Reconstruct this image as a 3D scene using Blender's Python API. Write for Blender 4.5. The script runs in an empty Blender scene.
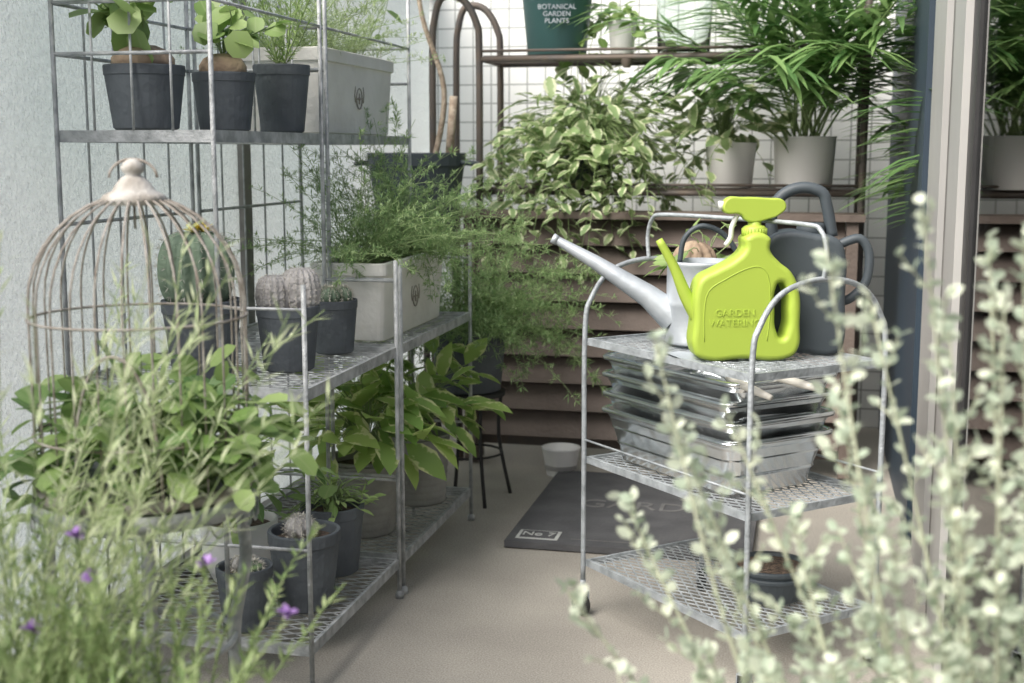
import bpy, math, random
import numpy as np
from mathutils import Matrix, Vector
rng=np.random.default_rng(7); random.seed(7)
S=bpy.context.scene
YAW=math.radians(12.8); CA,SA=math.cos(YAW),math.sin(YAW)
def C(x,y,z=0.0): return (CA*x-SA*y, SA*x+CA*y, z)
# ------------------------------------------------------------ materials
def nt(name):
    m=bpy.data.materials.new(name); m.use_nodes=True
    n=m.node_tree; b=n.nodes['Principled BSDF']; return m,n,b
def mat(name,c,rough=.6,metal=0,c2=None,scale=12,bump=0,bscale=60,spec=.5,detail=3,rvar=0):
    m,n,b=nt(name); L=n.links.new
    b.inputs['Roughness'].default_value=rough; b.inputs['Metallic'].default_value=metal
    b.inputs['Specular IOR Level'].default_value=spec
    tc=n.nodes.new('ShaderNodeTexCoord')
    if c2 is None: c2=tuple(v*.75 for v in c)
    no=n.nodes.new('ShaderNodeTexNoise'); no.inputs['Scale'].default_value=scale; no.inputs['Detail'].default_value=detail
    L(tc.outputs['Object'],no.inputs['Vector'])
    r=n.nodes.new('ShaderNodeValToRGB'); r.color_ramp.elements[0].position=.35; r.color_ramp.elements[1].position=.65
    r.color_ramp.elements[0].color=(*c2,1); r.color_ramp.elements[1].color=(*c,1)
    L(no.outputs['Fac'],r.inputs['Fac']); L(r.outputs['Color'],b.inputs['Base Color'])
    if rvar:
        mr=n.nodes.new('ShaderNodeMapRange'); mr.inputs['To Min'].default_value=rough-rvar; mr.inputs['To Max'].default_value=rough+rvar
        L(no.outputs['Fac'],mr.inputs['Value']); L(mr.outputs['Result'],b.inputs['Roughness'])
    if bump:
        n2=n.nodes.new('ShaderNodeTexNoise'); n2.inputs['Scale'].default_value=bscale; n2.inputs['Detail'].default_value=2
        L(tc.outputs['Object'],n2.inputs['Vector'])
        bm=n.nodes.new('ShaderNodeBump'); bm.inputs['Strength'].default_value=bump; bm.inputs['Distance'].default_value=.01
        L(n2.outputs['Fac'],bm.inputs['Height']); L(bm.outputs['Normal'],b.inputs['Normal'])
    return m
def leafmat(name,dark,light,edge=None,epos=.6,trans=.35,rough=.45,vein=0):
    m,n,b=nt(name); L=n.links.new
    g=n.nodes.new('ShaderNodeNewGeometry'); tc=n.nodes.new('ShaderNodeTexCoord')
    r=n.nodes.new('ShaderNodeValToRGB'); r.color_ramp.elements[0].position=.05; r.color_ramp.elements[1].position=.95
    r.color_ramp.elements[0].color=(*dark,1); r.color_ramp.elements[1].color=(*light,1); L(g.outputs['Random Per Island'],r.inputs['Fac'])
    col=r.outputs['Color']
    at=n.nodes.new('ShaderNodeAttribute'); at.attribute_name='leafuv'
    sp=n.nodes.new('ShaderNodeSeparateXYZ'); L(at.outputs['Vector'],sp.inputs[0])
    if edge:
        n2=n.nodes.new('ShaderNodeTexNoise'); n2.inputs['Scale'].default_value=70; n2.inputs['Detail'].default_value=1; L(tc.outputs['Object'],n2.inputs['Vector'])
        a2=n.nodes.new('ShaderNodeMath'); a2.operation='ADD'; L(sp.outputs['Y'],a2.inputs[0]); L(n2.outputs['Fac'],a2.inputs[1])
        mr=n.nodes.new('ShaderNodeMapRange'); mr.inputs['From Min'].default_value=epos+.45; mr.inputs['From Max'].default_value=epos+.6; L(a2.outputs[0],mr.inputs['Value'])
        mx=n.nodes.new('ShaderNodeMix'); mx.data_type='RGBA'; L(mr.outputs['Result'],mx.inputs[0]); L(col,mx.inputs[6]); mx.inputs[7].default_value=(*edge,1)
        col=mx.outputs[2]
    if vein:
        mr=n.nodes.new('ShaderNodeMapRange'); mr.inputs['From Min'].default_value=.0; mr.inputs['From Max'].default_value=.14; mr.inputs['To Min'].default_value=vein; mr.inputs['To Max'].default_value=0; L(sp.outputs['Y'],mr.inputs['Value'])
        mx=n.nodes.new('ShaderNodeMix'); mx.data_type='RGBA'; L(mr.outputs['Result'],mx.inputs[0]); L(col,mx.inputs[6]); mx.inputs[7].default_value=(.4,.5,.24,1)
        col=mx.outputs[2]
    L(col,b.inputs['Base Color']); b.inputs['Roughness'].default_value=rough
    t=n.nodes.new('ShaderNodeBsdfTranslucent'); L(col,t.inputs['Color'])
    ms=n.nodes.new('ShaderNodeMixShader'); ms.inputs[0].default_value=trans
    L(b.outputs[0],ms.inputs[1]); L(t.outputs[0],ms.inputs[2]); L(ms.outputs[0],n.nodes['Material Output'].inputs['Surface'])
    return m
M={}
M['wire']=mat('galvanised_wire',(.54,.56,.57),.6,.2,(.31,.33,.335),30,.3,120)
M['cart']=mat('cart_wire',(.46,.50,.53),.55,.25,(.30,.33,.35),30,.3,120)
M['cage']=mat('cage_wire',(.43,.405,.375),.7,.1,(.26,.225,.19),40,.4,120)
M['cagecap']=mat('cage_cap',(.58,.565,.53),.7,.0,(.36,.33,.29),30,.4,80)
M['pot']=mat('charcoal_pot',(.12,.137,.152),.75,0,(.085,.097,.11),9,.35,45,spec=.35)
M['ribpot']=mat('ribbed_pot',(.38,.38,.36),.85,0,(.25,.25,.24),9,.3,45)
M['soil']=mat('soil',(.16,.115,.085),.95,0,(.06,.045,.034),90,1,140)
M['whitepot']=mat('white_pot',(.86,.86,.85),.5,0,(.80,.80,.79),6)
M['cream']=mat('cream_planter',(.83,.825,.79),.8,0,(.72,.71,.67),8,.3,50)
M['emblem']=mat('emblem',(.36,.34,.30),.8)
M['caudex']=mat('caudex_bark',(.46,.35,.25),.85,0,(.26,.19,.135),22,.8,40)
M['stem']=mat('green_stem',(.26,.36,.15),.6)
M['bark']=mat('bark',(.5,.42,.33),.85,0,(.31,.24,.18),40,.6,90)
M['cactus']=mat('cactus_skin',(.23,.31,.22),.65,0,(.13,.19,.13),20,.4,60)
M['greycact']=mat('woolly_cactus_skin',(.54,.525,.51),.85,0,(.38,.365,.355),35,.8,80)
M['spine']=mat('spines',(.8,.77,.68),.6)
M['yellow']=mat('flower_yellow',(.85,.70,.10),.5)
M['purple']=mat('flower_purple',(.42,.25,.6),.5)
M['wood']=mat('brown_slats',(.165,.132,.113),.7,0,(.115,.09,.077),5,.3,60)
M['iron']=mat('dark_iron',(.125,.112,.106),.6,.3,(.15,.12,.10),20)
M['lime']=mat('lime_plastic',(.39,.52,.07),.48,0,(.375,.50,.07),4)
M['white']=mat('white_plastic',(.8,.8,.78),.4)
M['zinc']=mat('zinc',(.50,.54,.58),.5,.35,(.40,.44,.48),14,.1,60,rvar=.08)
M['dark']=mat('slate_plastic',(.062,.078,.09),.55,0,(.053,.067,.079),6,.05,90)
M['tin']=mat('bright_tin',(.93,.95,.96),.2,1,(.80,.84,.85),10,.35,11,rvar=.1)
M['rubber']=mat('rubber',(.04,.04,.04),.8)
M['navy']=mat('navy_panel',(.034,.055,.08),.5,0,(.03,.048,.07),3)
M['alu']=mat('pale_aluminium',(.55,.55,.535),.4,.3,(.50,.50,.49),3)
M['alud']=mat('frame_grey',(.30,.29,.28),.5,.3)
M['alub']=mat('frame_black',(.03,.03,.032),.5)
M['concrete']=mat('balcony_floor_concrete',(.42,.395,.35),.85,0,(.33,.31,.275),2.6,.12,120,detail=9)
M['ground']=mat('ground_far',(.35,.34,.33),.9)
M['mat']=mat('slate_mat',(.11,.112,.118),.8,0,(.082,.084,.09),12,.3,90)
M['cloth']=mat('curtain',(.42,.43,.42),.9,0,(.36,.37,.36),3)
M['teal']=mat('teal_enamel',(.07,.16,.16),.4,0,(.06,.145,.145),8)
M['ltext']=mat('label_print',(.62,.64,.62),.6)
M['mtext']=mat('mat_print_grey',(.2,.2,.2),.8)
M['handle']=mat('handle_cream',(.70,.68,.62),.5)
def speck(m,sc=260,amt=.35):
    n=m.node_tree; L=n.links.new; b=n.nodes['Principled BSDF']; src=b.inputs['Base Color'].links[0].from_socket
    tc=n.nodes.new('ShaderNodeTexCoord'); v=n.nodes.new('ShaderNodeTexNoise'); v.inputs['Scale'].default_value=sc; v.inputs['Detail'].default_value=2
    L(tc.outputs['Object'],v.inputs['Vector']); mr=n.nodes.new('ShaderNodeMapRange'); mr.inputs['From Min'].default_value=.3; mr.inputs['From Max'].default_value=.7
    mr.inputs['To Min'].default_value=1-amt; mr.inputs['To Max'].default_value=1+amt*.6; L(v.outputs['Fac'],mr.inputs['Value'])
    mx=n.nodes.new('ShaderNodeVectorMath'); mx.operation='SCALE'; L(src,mx.inputs[0]); L(mr.outputs['Result'],mx.inputs['Scale']); L(mx.outputs[0],b.inputs['Base Color'])
speck(M['concrete'],260,.30)
m,n,b=nt('white_tiles'); L=n.links.new
tc=n.nodes.new('ShaderNodeTexCoord'); sp=n.nodes.new('ShaderNodeSeparateXYZ'); cb=n.nodes.new('ShaderNodeCombineXYZ')
L(tc.outputs['Object'],sp.inputs[0]); L(sp.outputs['X'],cb.inputs['X']); L(sp.outputs['Z'],cb.inputs['Y'])
br=n.nodes.new('ShaderNodeTexBrick'); br.offset=0; br.squash=1; br.inputs['Scale'].default_value=1
br.inputs['Brick Width'].default_value=.076; br.inputs['Row Height'].default_value=.076; br.inputs['Mortar Size'].default_value=.0028; br.inputs['Mortar Smooth'].default_value=.1
br.inputs['Color1'].default_value=(.84,.855,.845,1); br.inputs['Color2'].default_value=(.77,.79,.785,1); br.inputs['Mortar'].default_value=(.32,.335,.33,1)
L(cb.outputs[0],br.inputs['Vector']); L(br.outputs['Color'],b.inputs['Base Color']); b.inputs['Roughness'].default_value=.3
M['tile']=m
m,n,b=nt('frosted_glass'); L=n.links.new
tc=n.nodes.new('ShaderNodeTexCoord'); v=n.nodes.new('ShaderNodeTexNoise'); v.inputs['Scale'].default_value=110; v.inputs['Detail'].default_value=1; L(tc.outputs['Object'],v.inputs['Vector'])
no=n.nodes.new('ShaderNodeTexNoise'); no.inputs['Scale'].default_value=1.2; no.inputs['Detail'].default_value=1; L(tc.outputs['Object'],no.inputs['Vector'])
r=n.nodes.new('ShaderNodeValToRGB'); r.color_ramp.elements[0].position=.3; r.color_ramp.elements[1].position=.7
r.color_ramp.elements[0].color=(.84,.90,.90,1); r.color_ramp.elements[1].color=(.94,.97,.97,1); L(no.outputs['Fac'],r.inputs['Fac'])
L(r.outputs['Color'],b.inputs['Base Color']); b.inputs['Roughness'].default_value=.35
bm=n.nodes.new('ShaderNodeBump'); bm.inputs['Strength'].default_value=1; bm.inputs['Distance'].default_value=.02; L(v.outputs['Fac'],bm.inputs['Height']); L(bm.outputs[0],b.inputs['Normal'])
t=n.nodes.new('ShaderNodeBsdfTranslucent'); L(r.outputs['Color'],t.inputs['Color']); L(bm.outputs[0],t.inputs['Normal'])
ms=n.nodes.new('ShaderNodeMixShader'); ms.inputs[0].default_value=.64; L(b.outputs[0],ms.inputs[1]); L(t.outputs[0],ms.inputs[2]); L(ms.outputs[0],n.nodes['Material Output'].inputs['Surface'])
M['frost']=m
m,n,b=nt('clear_glass'); b.inputs['Roughness'].default_value=.03; b.inputs['Transmission Weight'].default_value=1; b.inputs['IOR'].default_value=1.3; b.inputs['Base Color'].default_value=(.9,.95,.93,1); M['glass']=m
m,n,b=nt('window_glass'); gl=n.nodes.new('ShaderNodeBsdfGlossy'); gl.inputs['Roughness'].default_value=.02; tr=n.nodes.new('ShaderNodeBsdfTransparent'); tr.inputs['Color'].default_value=(.8,.85,.85,1)
lw=n.nodes.new('ShaderNodeFresnel'); lw.inputs['IOR'].default_value=1.8; ms=n.nodes.new('ShaderNodeMixShader'); n.links.new(lw.outputs[0],ms.inputs[0]); n.links.new(tr.outputs[0],ms.inputs[1]); n.links.new(gl.outputs[0],ms.inputs[2]); n.links.new(ms.outputs[0],n.nodes['Material Output'].inputs['Surface']); M['wglass']=m
M['lf_light']=leafmat('leaf_light',(.20,.33,.09),(.42,.56,.22),trans=.42,vein=.5)
M['lf_mid']=leafmat('leaf_mid',(.13,.25,.075),(.34,.48,.17),trans=.42,vein=.4)
M['lf_fern']=leafmat('fern_needles',(.20,.34,.13),(.43,.56,.27),trans=.45)
M['lf_fernl']=leafmat('fern_light',(.30,.42,.20),(.55,.65,.37),trans=.45)
M['lf_var']=leafmat('leaf_variegated',(.22,.33,.14),(.36,.48,.22),edge=(.70,.74,.50),epos=.5,trans=.4)
M['lf_gold']=leafmat('leaf_golden',(.21,.37,.09),(.41,.56,.16),edge=(.68,.73,.37),epos=.62,trans=.45)
M['lf_palm']=leafmat('palm_leaflets',(.12,.25,.085),(.32,.49,.19),trans=.42,rough=.4)
M['lf_silver']=leafmat('silver_leaf',(.46,.55,.43),(.80,.85,.70),trans=.38,rough=.6)
M['lf_herb']=leafmat('herb_leaf',(.24,.36,.14),(.54,.64,.33),trans=.42)
M['lf_pale']=leafmat('pale_grass',(.45,.56,.28),(.76,.81,.57),trans=.42)
M['stemp']=mat('pale_stem',(.50,.53,.39),.7)
# ------------------------------------------------------------ mesh builder
class MB:
    def __init__(s): s.v=[];s.f=[];s.m=[];s.sm=[];s.a=[];s.n=0;s.mats=[];s.M=None
    def mi(s,k):
        if k not in s.mats: s.mats.append(k)
        return s.mats.index(k)
    def add(s,V,F,k,smooth=True,A=None):
        V=np.asarray(V,float)
        if s.M is not None:
            R=np.array(s.M); V=V@R[:3,:3].T+R[:3,3]
        s.v.append(V); o=s.n
        F=[[i+o for i in f] for f in F]
        s.f+=F; i=s.mi(k); s.m+=[i]*len(F); s.sm+=[smooth]*len(F)
        s.a.append(np.zeros((len(V),3)) if A is None else A); s.n+=len(V)
    def box(s,x0,x1,y0,y1,z0,z1,k):
        V=[(x,y,z) for z in(z0,z1) for y in(y0,y1) for x in(x0,x1)]
        s.add(V,[[0,2,3,1],[4,5,7,6],[0,1,5,4],[2,6,7,3],[0,4,6,2],[1,3,7,5]],k,False)
    def tube(s,pts,r,k,n=6,closed=False,cap=True):
        P=np.asarray(pts,float); m=len(P); r=np.broadcast_to(np.asarray(r,float),(m,))
        if closed: T=np.roll(P,-1,0)-np.roll(P,1,0)
        else: T=np.gradient(P,axis=0)
        T/=np.linalg.norm(T,axis=1)[:,None]+1e-12
        u=np.array([0,0,1.]) if abs(T[0][2])<.9 else np.array([1.,0,0])
        V=[]
        for i in range(m):
            u=u-T[i]*u.dot(T[i]); l=np.linalg.norm(u)
            if l<1e-5: u=np.cross(T[i],[1,.3,.2]); l=np.linalg.norm(u)
            u=u/l; w=np.cross(T[i],u)
            for j in range(n):
                a=2*math.pi*j/n; V.append(P[i]+r[i]*(math.cos(a)*u+math.sin(a)*w))
        F=[]
        for i in range(m if closed else m-1):
            i2=(i+1)%m
            for j in range(n): F.append([i*n+j,i*n+(j+1)%n,i2*n+(j+1)%n,i2*n+j])
        if not closed and cap: F.append(list(range(n))[::-1]); F.append([(m-1)*n+j for j in range(n)])
        s.add(V,F,k,True)
    def lathe(s,prof,c,k,n=28,smooth=True,ribs=0,ramp=0,cap0=False,cap1=False):
        V=[];F=[];m=len(prof)
        for (r,z) in prof:
            for j in range(n):
                a=2*math.pi*j/n; rr=r*(1+(ramp*math.cos(ribs*a) if ribs else 0))
                V.append((c[0]+rr*math.cos(a),c[1]+rr*math.sin(a),c[2]+z))
        for i in range(m-1):
            for j in range(n): F.append([i*n+j,i*n+(j+1)%n,(i+1)*n+(j+1)%n,(i+1)*n+j])
        if cap0: F.append(list(range(n))[::-1])
        if cap1: F.append([(m-1)*n+j for j in range(n)])
        s.add(V,F,k,smooth)
    def loft(s,secs,k,cr=.02,n=4,c=(0,0),smooth=False,cap0=False,cap1=False):
        V=[];F=[]
        for (w,d,z) in secs:
            q=min(cr,w/2.01,d/2.01)
            for (sx,sy,a0) in((1,1,0),(-1,1,90),(-1,-1,180),(1,-1,270)):
                for j in range(n+1):
                    a=math.radians(a0+90*j/n); V.append((c[0]+sx*(w/2-q)+q*math.cos(a),c[1]+sy*(d/2-q)+q*math.sin(a),z))
        N=4*(n+1)
        for i in range(len(secs)-1):
            for j in range(N): F.append([i*N+j,i*N+(j+1)%N,(i+1)*N+(j+1)%N,(i+1)*N+j])
        if cap0: F.append(list(range(N))[::-1])
        if cap1: F.append([(len(secs)-1)*N+j for j in range(N)])
        s.add(V,F,k,smooth)
    def leaves(s,P,D,N,L,W,k,kind='leaf',droop=.15,fold=.25):
        P=np.asarray(P,float).reshape(-1,3); c=len(P)
        if c==0: return
        D=np.asarray(D,float).reshape(-1,3); D=D/(np.linalg.norm(D,axis=1)[:,None]+1e-9); D=np.broadcast_to(D,(c,3))
        N=np.broadcast_to(np.asarray(N,float),(c,3)); Sd=np.cross(D,N); l=np.linalg.norm(Sd,axis=1)[:,None]
        Sd=np.where(l<1e-3,np.cross(D,[1.,.2,.1]),Sd); Sd=Sd/(np.linalg.norm(Sd,axis=1)[:,None]+1e-9); N=np.cross(Sd,D)
        L=np.broadcast_to(np.asarray(L,float),(c,)); W=np.broadcast_to(np.asarray(W,float),(c,))
        if kind=='needle':
            T=np.array([(0,0),(.4,-.5),(1,0),(.4,.5)]); F=[[0,1,2,3]]
        elif kind=='small':
            T=np.array([(0,0),(.35,-.48),(.75,-.42),(1,0),(.75,.42),(.35,.48)]); F=[[0,1,2,3],[0,3,4,5]]
        else:
            ws={'leaf':(.38,.5,.3),'heart':(.5,.47,.2),'round':(.46,.52,.4),'strap':(.45,.5,.32)}[kind]
            ts={'leaf':(.25,.55,.8),'heart':(.16,.48,.8),'round':(.2,.55,.85),'strap':(.2,.5,.8)}[kind]
            T=[(0,0)]
            for t,w in zip(ts,ws): T+=[(t,-w),(t,0),(t,w)]
            T.append((1,0)); T=np.array(T)
            F=[[0,1,2],[0,2,3],[1,4,5,2],[2,5,6,3],[4,7,8,5],[5,8,9,6],[7,10,8],[8,10,9]]
            if kind=='heart': T[1]=(.04,-.42);T[3]=(.04,.42)
        t=T[:,0];w=T[:,1]; nv=len(T)
        off=(fold*np.abs(w))[None,:]*W[:,None]-droop*(t**2)[None,:]*L[:,None]
        V=P[:,None,:]+D[:,None,:]*(t[None,:]*L[:,None])[:,:,None]+Sd[:,None,:]*(w[None,:]*W[:,None])[:,:,None]+N[:,None,:]*off[:,:,None]
        A=np.zeros((c,nv,3)); A[:,:,0]=t; A[:,:,1]=np.abs(w)*2
        FF=[]
        base=(np.arange(c)*nv)[:,None]
        for f in F: FF+= (base+np.array(f)[None,:]).tolist()
        s.add(V.reshape(-1,3),FF,k,True,A.reshape(-1,3))
    def obj(s,name,parent=None):
        me=bpy.data.meshes.new(name); V=np.concatenate(s.v)
        me.from_pydata(V.tolist(),[],s.f)
        for k in s.mats: me.materials.append(M[k])
        me.polygons.foreach_set('material_index',s.m); me.polygons.foreach_set('use_smooth',s.sm)
        at=me.attributes.new('leafuv','FLOAT_VECTOR','POINT'); at.data.foreach_set('vector',np.concatenate(s.a).ravel())
        me.update(); o=bpy.data.objects.new(name,me); S.collection.objects.link(o)
        if parent: o.parent=parent
        return o
def crom(pts,n=6,closed=False):
    P=np.asarray(pts,float); m=len(P); out=[]
    rg=range(m) if closed else range(m-1)
    for i in rg:
        if closed: a,b,c,d=P[(i-1)%m],P[i],P[(i+1)%m],P[(i+2)%m]
        else: a,b,c,d=P[max(i-1,0)],P[i],P[i+1],P[min(i+2,m-1)]
        for j in range(n):
            t=j/n; out.append(.5*((2*b)+(c-a)*t+(2*a-5*b+4*c-d)*t*t+(3*b-a-3*c+d)*t**3))
    if not closed: out.append(P[-1])
    return np.array(out)
def empty(name,loc=(0,0,0),rot=(0,0,0)):
    e=bpy.data.objects.new(name,None); e.location=loc; e.rotation_euler=rot; e.empty_display_size=.1; S.collection.objects.link(e); return e
def text(body,size,loc,rot,k,parent,name='lettering',ext=.0008):
    c=bpy.data.curves.new(name,'FONT'); c.body=body; c.size=size; c.extrude=ext; c.align_x='CENTER'; c.align_y='CENTER'
    o=bpy.data.objects.new(name,c); o.data.materials.append(M[k]); S.collection.objects.link(o); o.location=loc; o.rotation_euler=rot; o.parent=parent; return o
def U(a,b,n=None): return rng.uniform(a,b,n)
def rdir(n,zlo=-.2,zhi=1):
    a=U(0,2*math.pi,n); z=U(zlo,zhi,n); r=np.sqrt(np.maximum(0,1-z*z)); return np.stack([r*np.cos(a),r*np.sin(a),z],1)
def grow(p,d,L,n=8,grav=.1,wob=.08):
    p=np.array(p,float); d=np.array(d,float); d/=np.linalg.norm(d); out=[p.copy()]
    for i in range(n):
        p=p+d*L/n; out.append(p.copy()); d=d+np.array([0,0,-grav])+rng.normal(0,wob,3); d/=np.linalg.norm(d)
    return np.array(out)
def along(P,ts):
    s=np.asarray(ts)*(len(P)-1); i=np.minimum(s.astype(int),len(P)-2); f=(s-i)[:,None]
    Q=P[i]*(1-f)+P[i+1]*f; T=P[i+1]-P[i]; T=T/(np.linalg.norm(T,axis=1)[:,None]+1e-9); return Q,T
# ------------------------------------------------------------ pots & plants
def pot(mb,c,rt,rb,h,k='pot',rim=.012,ribs=0,n=32):
    if ribs:
        pr=[(rb*.9,0)]
        for i in range(ribs+1):
            z=h*.9*i/ribs; q=rb+(rt-rb)*i/ribs; pr+=[(q,z),(q*1.03,z+h*.3/ribs),(q,z+h*.6/ribs)]
        pr.append((rt,h*.95))
    else: pr=[(rb*.9,0),(rb,.004),(rb+(rt-rb)*.82,h*.82),(rt*.965,h*.84),(rt*.99,h*.85)]
    pr+=[(rt,h-.003),(rt*.99,h),(rt*.9,h),(rt*.88,h-.004),(rt*.86,h*.86)]
    mb.lathe(pr,c,k,n,smooth=bool(ribs))
    mb.lathe([(rt*.865,h*.87),(rt*.5,h*.89),(.001,h*.9)],c,'soil',20)
    mb.lathe([(.001,.002),(rb*.9,.0)],c,k,n)
def fern(mb,c,n,Lr,spread=1.0,zlo=.1,zhi=1,grav=.12,nl=.016,nw=.0026,k='lf_fern',den=46,bias=(0,0,0),side=.05,nq=7):
    P=[];D=[];LL=[]
    for i in range(n):
        d=rdir(1,zlo,zhi)[0]*np.array([spread,spread,1])+np.array(bias)
        L=U(*Lr); st=grow(np.array(c)+rng.normal(0,.02,3)*[1,1,0],d,L,8,grav,.07)
        mb.tube(st,np.linspace(.0013,.0006,len(st)),'stem',3,cap=False)
        m=int(L*den*1.3); ts=U(.12,1,m); Q,T=along(st,ts)
        sd=rdir(m,-.6,.9); sl=side*(1.15-ts)*U(.6,1.3,m)
        dd=T*.5+sd; dd/=np.linalg.norm(dd,axis=1)[:,None]
        for q in range(nq):
            f=(q+.5)/nq; pp=Q+dd*(sl*f)[:,None]; rd=rdir(m,-.7,1)*.9+dd
            P.append(pp); D.append(rd); LL.append(np.full(m,nl)*U(.6,1.2,m))
    mb.leaves(np.concatenate(P),np.concatenate(D),[0,0,1],np.concatenate(LL),nw,k,'needle')
def clump(mb,c,n,R,H,ls,k,kind='heart',asp=.8,zlo=-.1,stem=True,droop=.3,face=1.0):
    d=rdir(n,zlo,1); e=np.array(c)+d*np.array([R,R,H])*(U(.45,1.05,n)[:,None])
    if stem:
        for i in range(n):
            mid=(np.array(c)+e[i])/2+[0,0,.25*np.linalg.norm(e[i]-c)]
            mb.tube(crom([np.array(c)+rng.normal(0,.008,3)*[1,1,0],mid,e[i]],3),.0014,'stem',3,cap=False)
    h=d*np.array([1,1,.15])+rng.normal(0,.35,(n,3)); N=np.array([0,0,1.])*face+d*.6+rng.normal(0,.3,(n,3))
    L=U(ls*.65,ls*1.15,n); mb.leaves(e,h,N,L,L*asp,k,kind,droop,.2)
def vines(mb,c,n,L,ls,k,kind='leaf',asp=.6,R=.08,grav=.22,zlo=.1,step=.025,stemk='stem',zhi=.9,bias=(0,0,0)):
    for i in range(n):
        d=rdir(1,zlo,zhi)[0]+np.array(bias); st=grow(np.array(c)+np.array([U(-R,R),U(-R,R),0]),d,U(*L),12,grav,.09)
        mb.tube(st,.0014,stemk,3,cap=False)
        ln=np.sum(np.linalg.norm(np.diff(st,axis=0),axis=1)); m=max(3,int(ln/step)); Q,T=along(st,np.linspace(.1,1,m))
        sd=rdir(m,-.2,.8); l=U(ls*.6,ls*1.15,m)
        mb.leaves(Q,T*.6+sd,np.array([0,0,1.])+rng.normal(0,.35,(m,3)),l,l*asp,k,kind,.25,.2)
def cactus(mb,c,r,h,ribs=14,k='cactus',spines=True,ramp=.09,sl=.012,col=False):
    pr=[]
    for i in range(13):
        a=math.pi*(i/12)*.97-math.pi/2*.9; cz=math.cos(a)
        if col: cz=max(cz,0)**.5
        pr.append((max(r*cz,.001),h/2+h/2*math.sin(a)))
    mb.lathe(pr,c,k,ribs*6,True,ribs,ramp)
    if spines:
        P=[];D=[]
        for j in range(ribs):
            a=2*math.pi*j/ribs
            for i in range(2,12):
                rr,z=pr[i]; p=np.array([c[0]+rr*(1+ramp)*math.cos(a),c[1]+rr*(1+ramp)*math.sin(a),c[2]+z])
                for q in range(5):
                    P.append(p); D.append(np.array([math.cos(a),math.sin(a),(z-h/2)/h])+rng.normal(0,.6,3))
        mb.leaves(P,D,[0,0,1],U(sl*.6,sl,len(P)),.0015,'spine','needle')
def shelf(mb,x0,x1,y0,y1,z,k='wire',pitch=.03,asp=2.2,lip=.024,w=.0026):
    t=.008
    mb.box(x0,x1,y0,y0+t,z-lip,z,k);mb.box(x0,x1,y1-t,y1,z-lip,z,k);mb.box(x0,x0+t,y0+t,y1-t,z-lip,z,k);mb.box(x1-t,x1,y0+t,y1-t,z-lip,z,k)
    for sg,zz in((1,z-.004),(-1,z-.0065)):
        cmin=min(y0-sg*x0/asp,y0-sg*x1/asp); cmax=max(y1-sg*x0/asp,y1-sg*x1/asp); c=cmin+pitch*.3
        V=[];F=[]
        while c<cmax:
            xa,xb=x0+t,x1-t; ya,yb=sg*xa/asp+c,sg*xb/asp+c
            lo,hi=0,1
            for lim,s_ in((y0+t,1),(y1-t,-1)):
                fa=s_*(ya-lim); fb=s_*(yb-lim)
                if fa<0 and fb<0: lo,hi=1,0;break
                if fa<0: lo=max(lo,fa/(fa-fb))
                elif fb<0: hi=min(hi,fa/(fa-fb))
            if hi>lo:
                X0=xa+(xb-xa)*lo;Y0=ya+(yb-ya)*lo;X1=xa+(xb-xa)*hi;Y1=ya+(yb-ya)*hi
                nx,ny=-(Y1-Y0),(X1-X0); l=math.hypot(nx,ny)+1e-9; nx*=w/2/l; ny*=w/2/l
                b=len(V); V+=[(X0+nx,Y0+ny,zz),(X0-nx,Y0-ny,zz),(X1-nx,Y1-ny,zz),(X1+nx,Y1+ny,zz),(X0+nx,Y0+ny,zz-.002),(X0-nx,Y0-ny,zz-.002),(X1-nx,Y1-ny,zz-.002),(X1+nx,Y1+ny,zz-.002)]
                F+=[[b,b+1,b+2,b+3],[b+4,b+7,b+6,b+5],[b+1,b+5,b+6,b+2],[b,b+3,b+7,b+4]]
            c+=pitch
        mb.add(V,F,k,False)
# ------------------------------------------------------------ setting
mb=MB(); mb.box(-60,60,-60,60,-.3,-.1,'ground'); mb.obj('ground')
mb=MB(); mb.box(-1.6,.31,-1.5,5.3,-.12,0,'concrete'); mb.obj('balcony_floor')
mb=MB(); mb.box(-1.8,.6,5.3,5.45,-.1,1.9,'tile'); mb.obj('tiled_wall')
ZH=1.74
mb=MB()
for a,b_ in((-1.5,.55),(.6,1.98),(2.03,3.38),(3.43,5.28)):
    mb.box(-1.556,-1.548,a,b_,.07,ZH,'frost')
mb.obj('frosted_glass_screen')
mb=MB()
for y in(.55,1.98,3.38): mb.box(-1.575,-1.53,y+.002,y+.048,0,ZH,'alud')
mb.box(-1.58,-1.525,-1.5,5.28,0,.068,'alud'); mb.box(-1.58,-1.525,-1.5,5.28,ZH+.002,ZH+.05,'alud'); mb.obj('screen_frame')
e=empty('house_wall')
mb=MB(); mb.box(.30,.45,3.75,5.298,0,1.9,'navy'); 
mb.box(.32,.45,3.62,3.748,0,1.9,'alub')
mb.obj('navy_pillar',e)
mb=MB()
mb.box(.305,.42,3.46,3.62,0,1.9,'alu'); mb.box(.33,.42,3.40,3.458,0,1.9,'alub')
mb.box(.295,.42,3.20,3.398,0,1.9,'alu'); mb.box(.325,.42,3.10,3.198,0,1.9,'alub')
mb.box(.30,.36,2.96,3.098,0,1.9,'alud'); mb.box(.29,.33,2.76,2.958,0,1.9,'alu'); mb.box(.305,.325,2.66,2.758,0,1.9,'alub')
mb.box(.30,.34,-1.5,2.658,0,.08,'alu'); mb.box(.30,.34,-1.5,2.658,1.82,1.9,'alu'); mb.box(.30,.34,.6,.66,.082,1.818,'alu')
mb.obj('window_frame',e)
mb=MB(); mb.box(.312,.318,-1.5,.598,.082,1.818,'wglass'); mb.box(.312,.318,.662,2.656,.082,1.818,'wglass'); mb.obj('window_glass',e)
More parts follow.
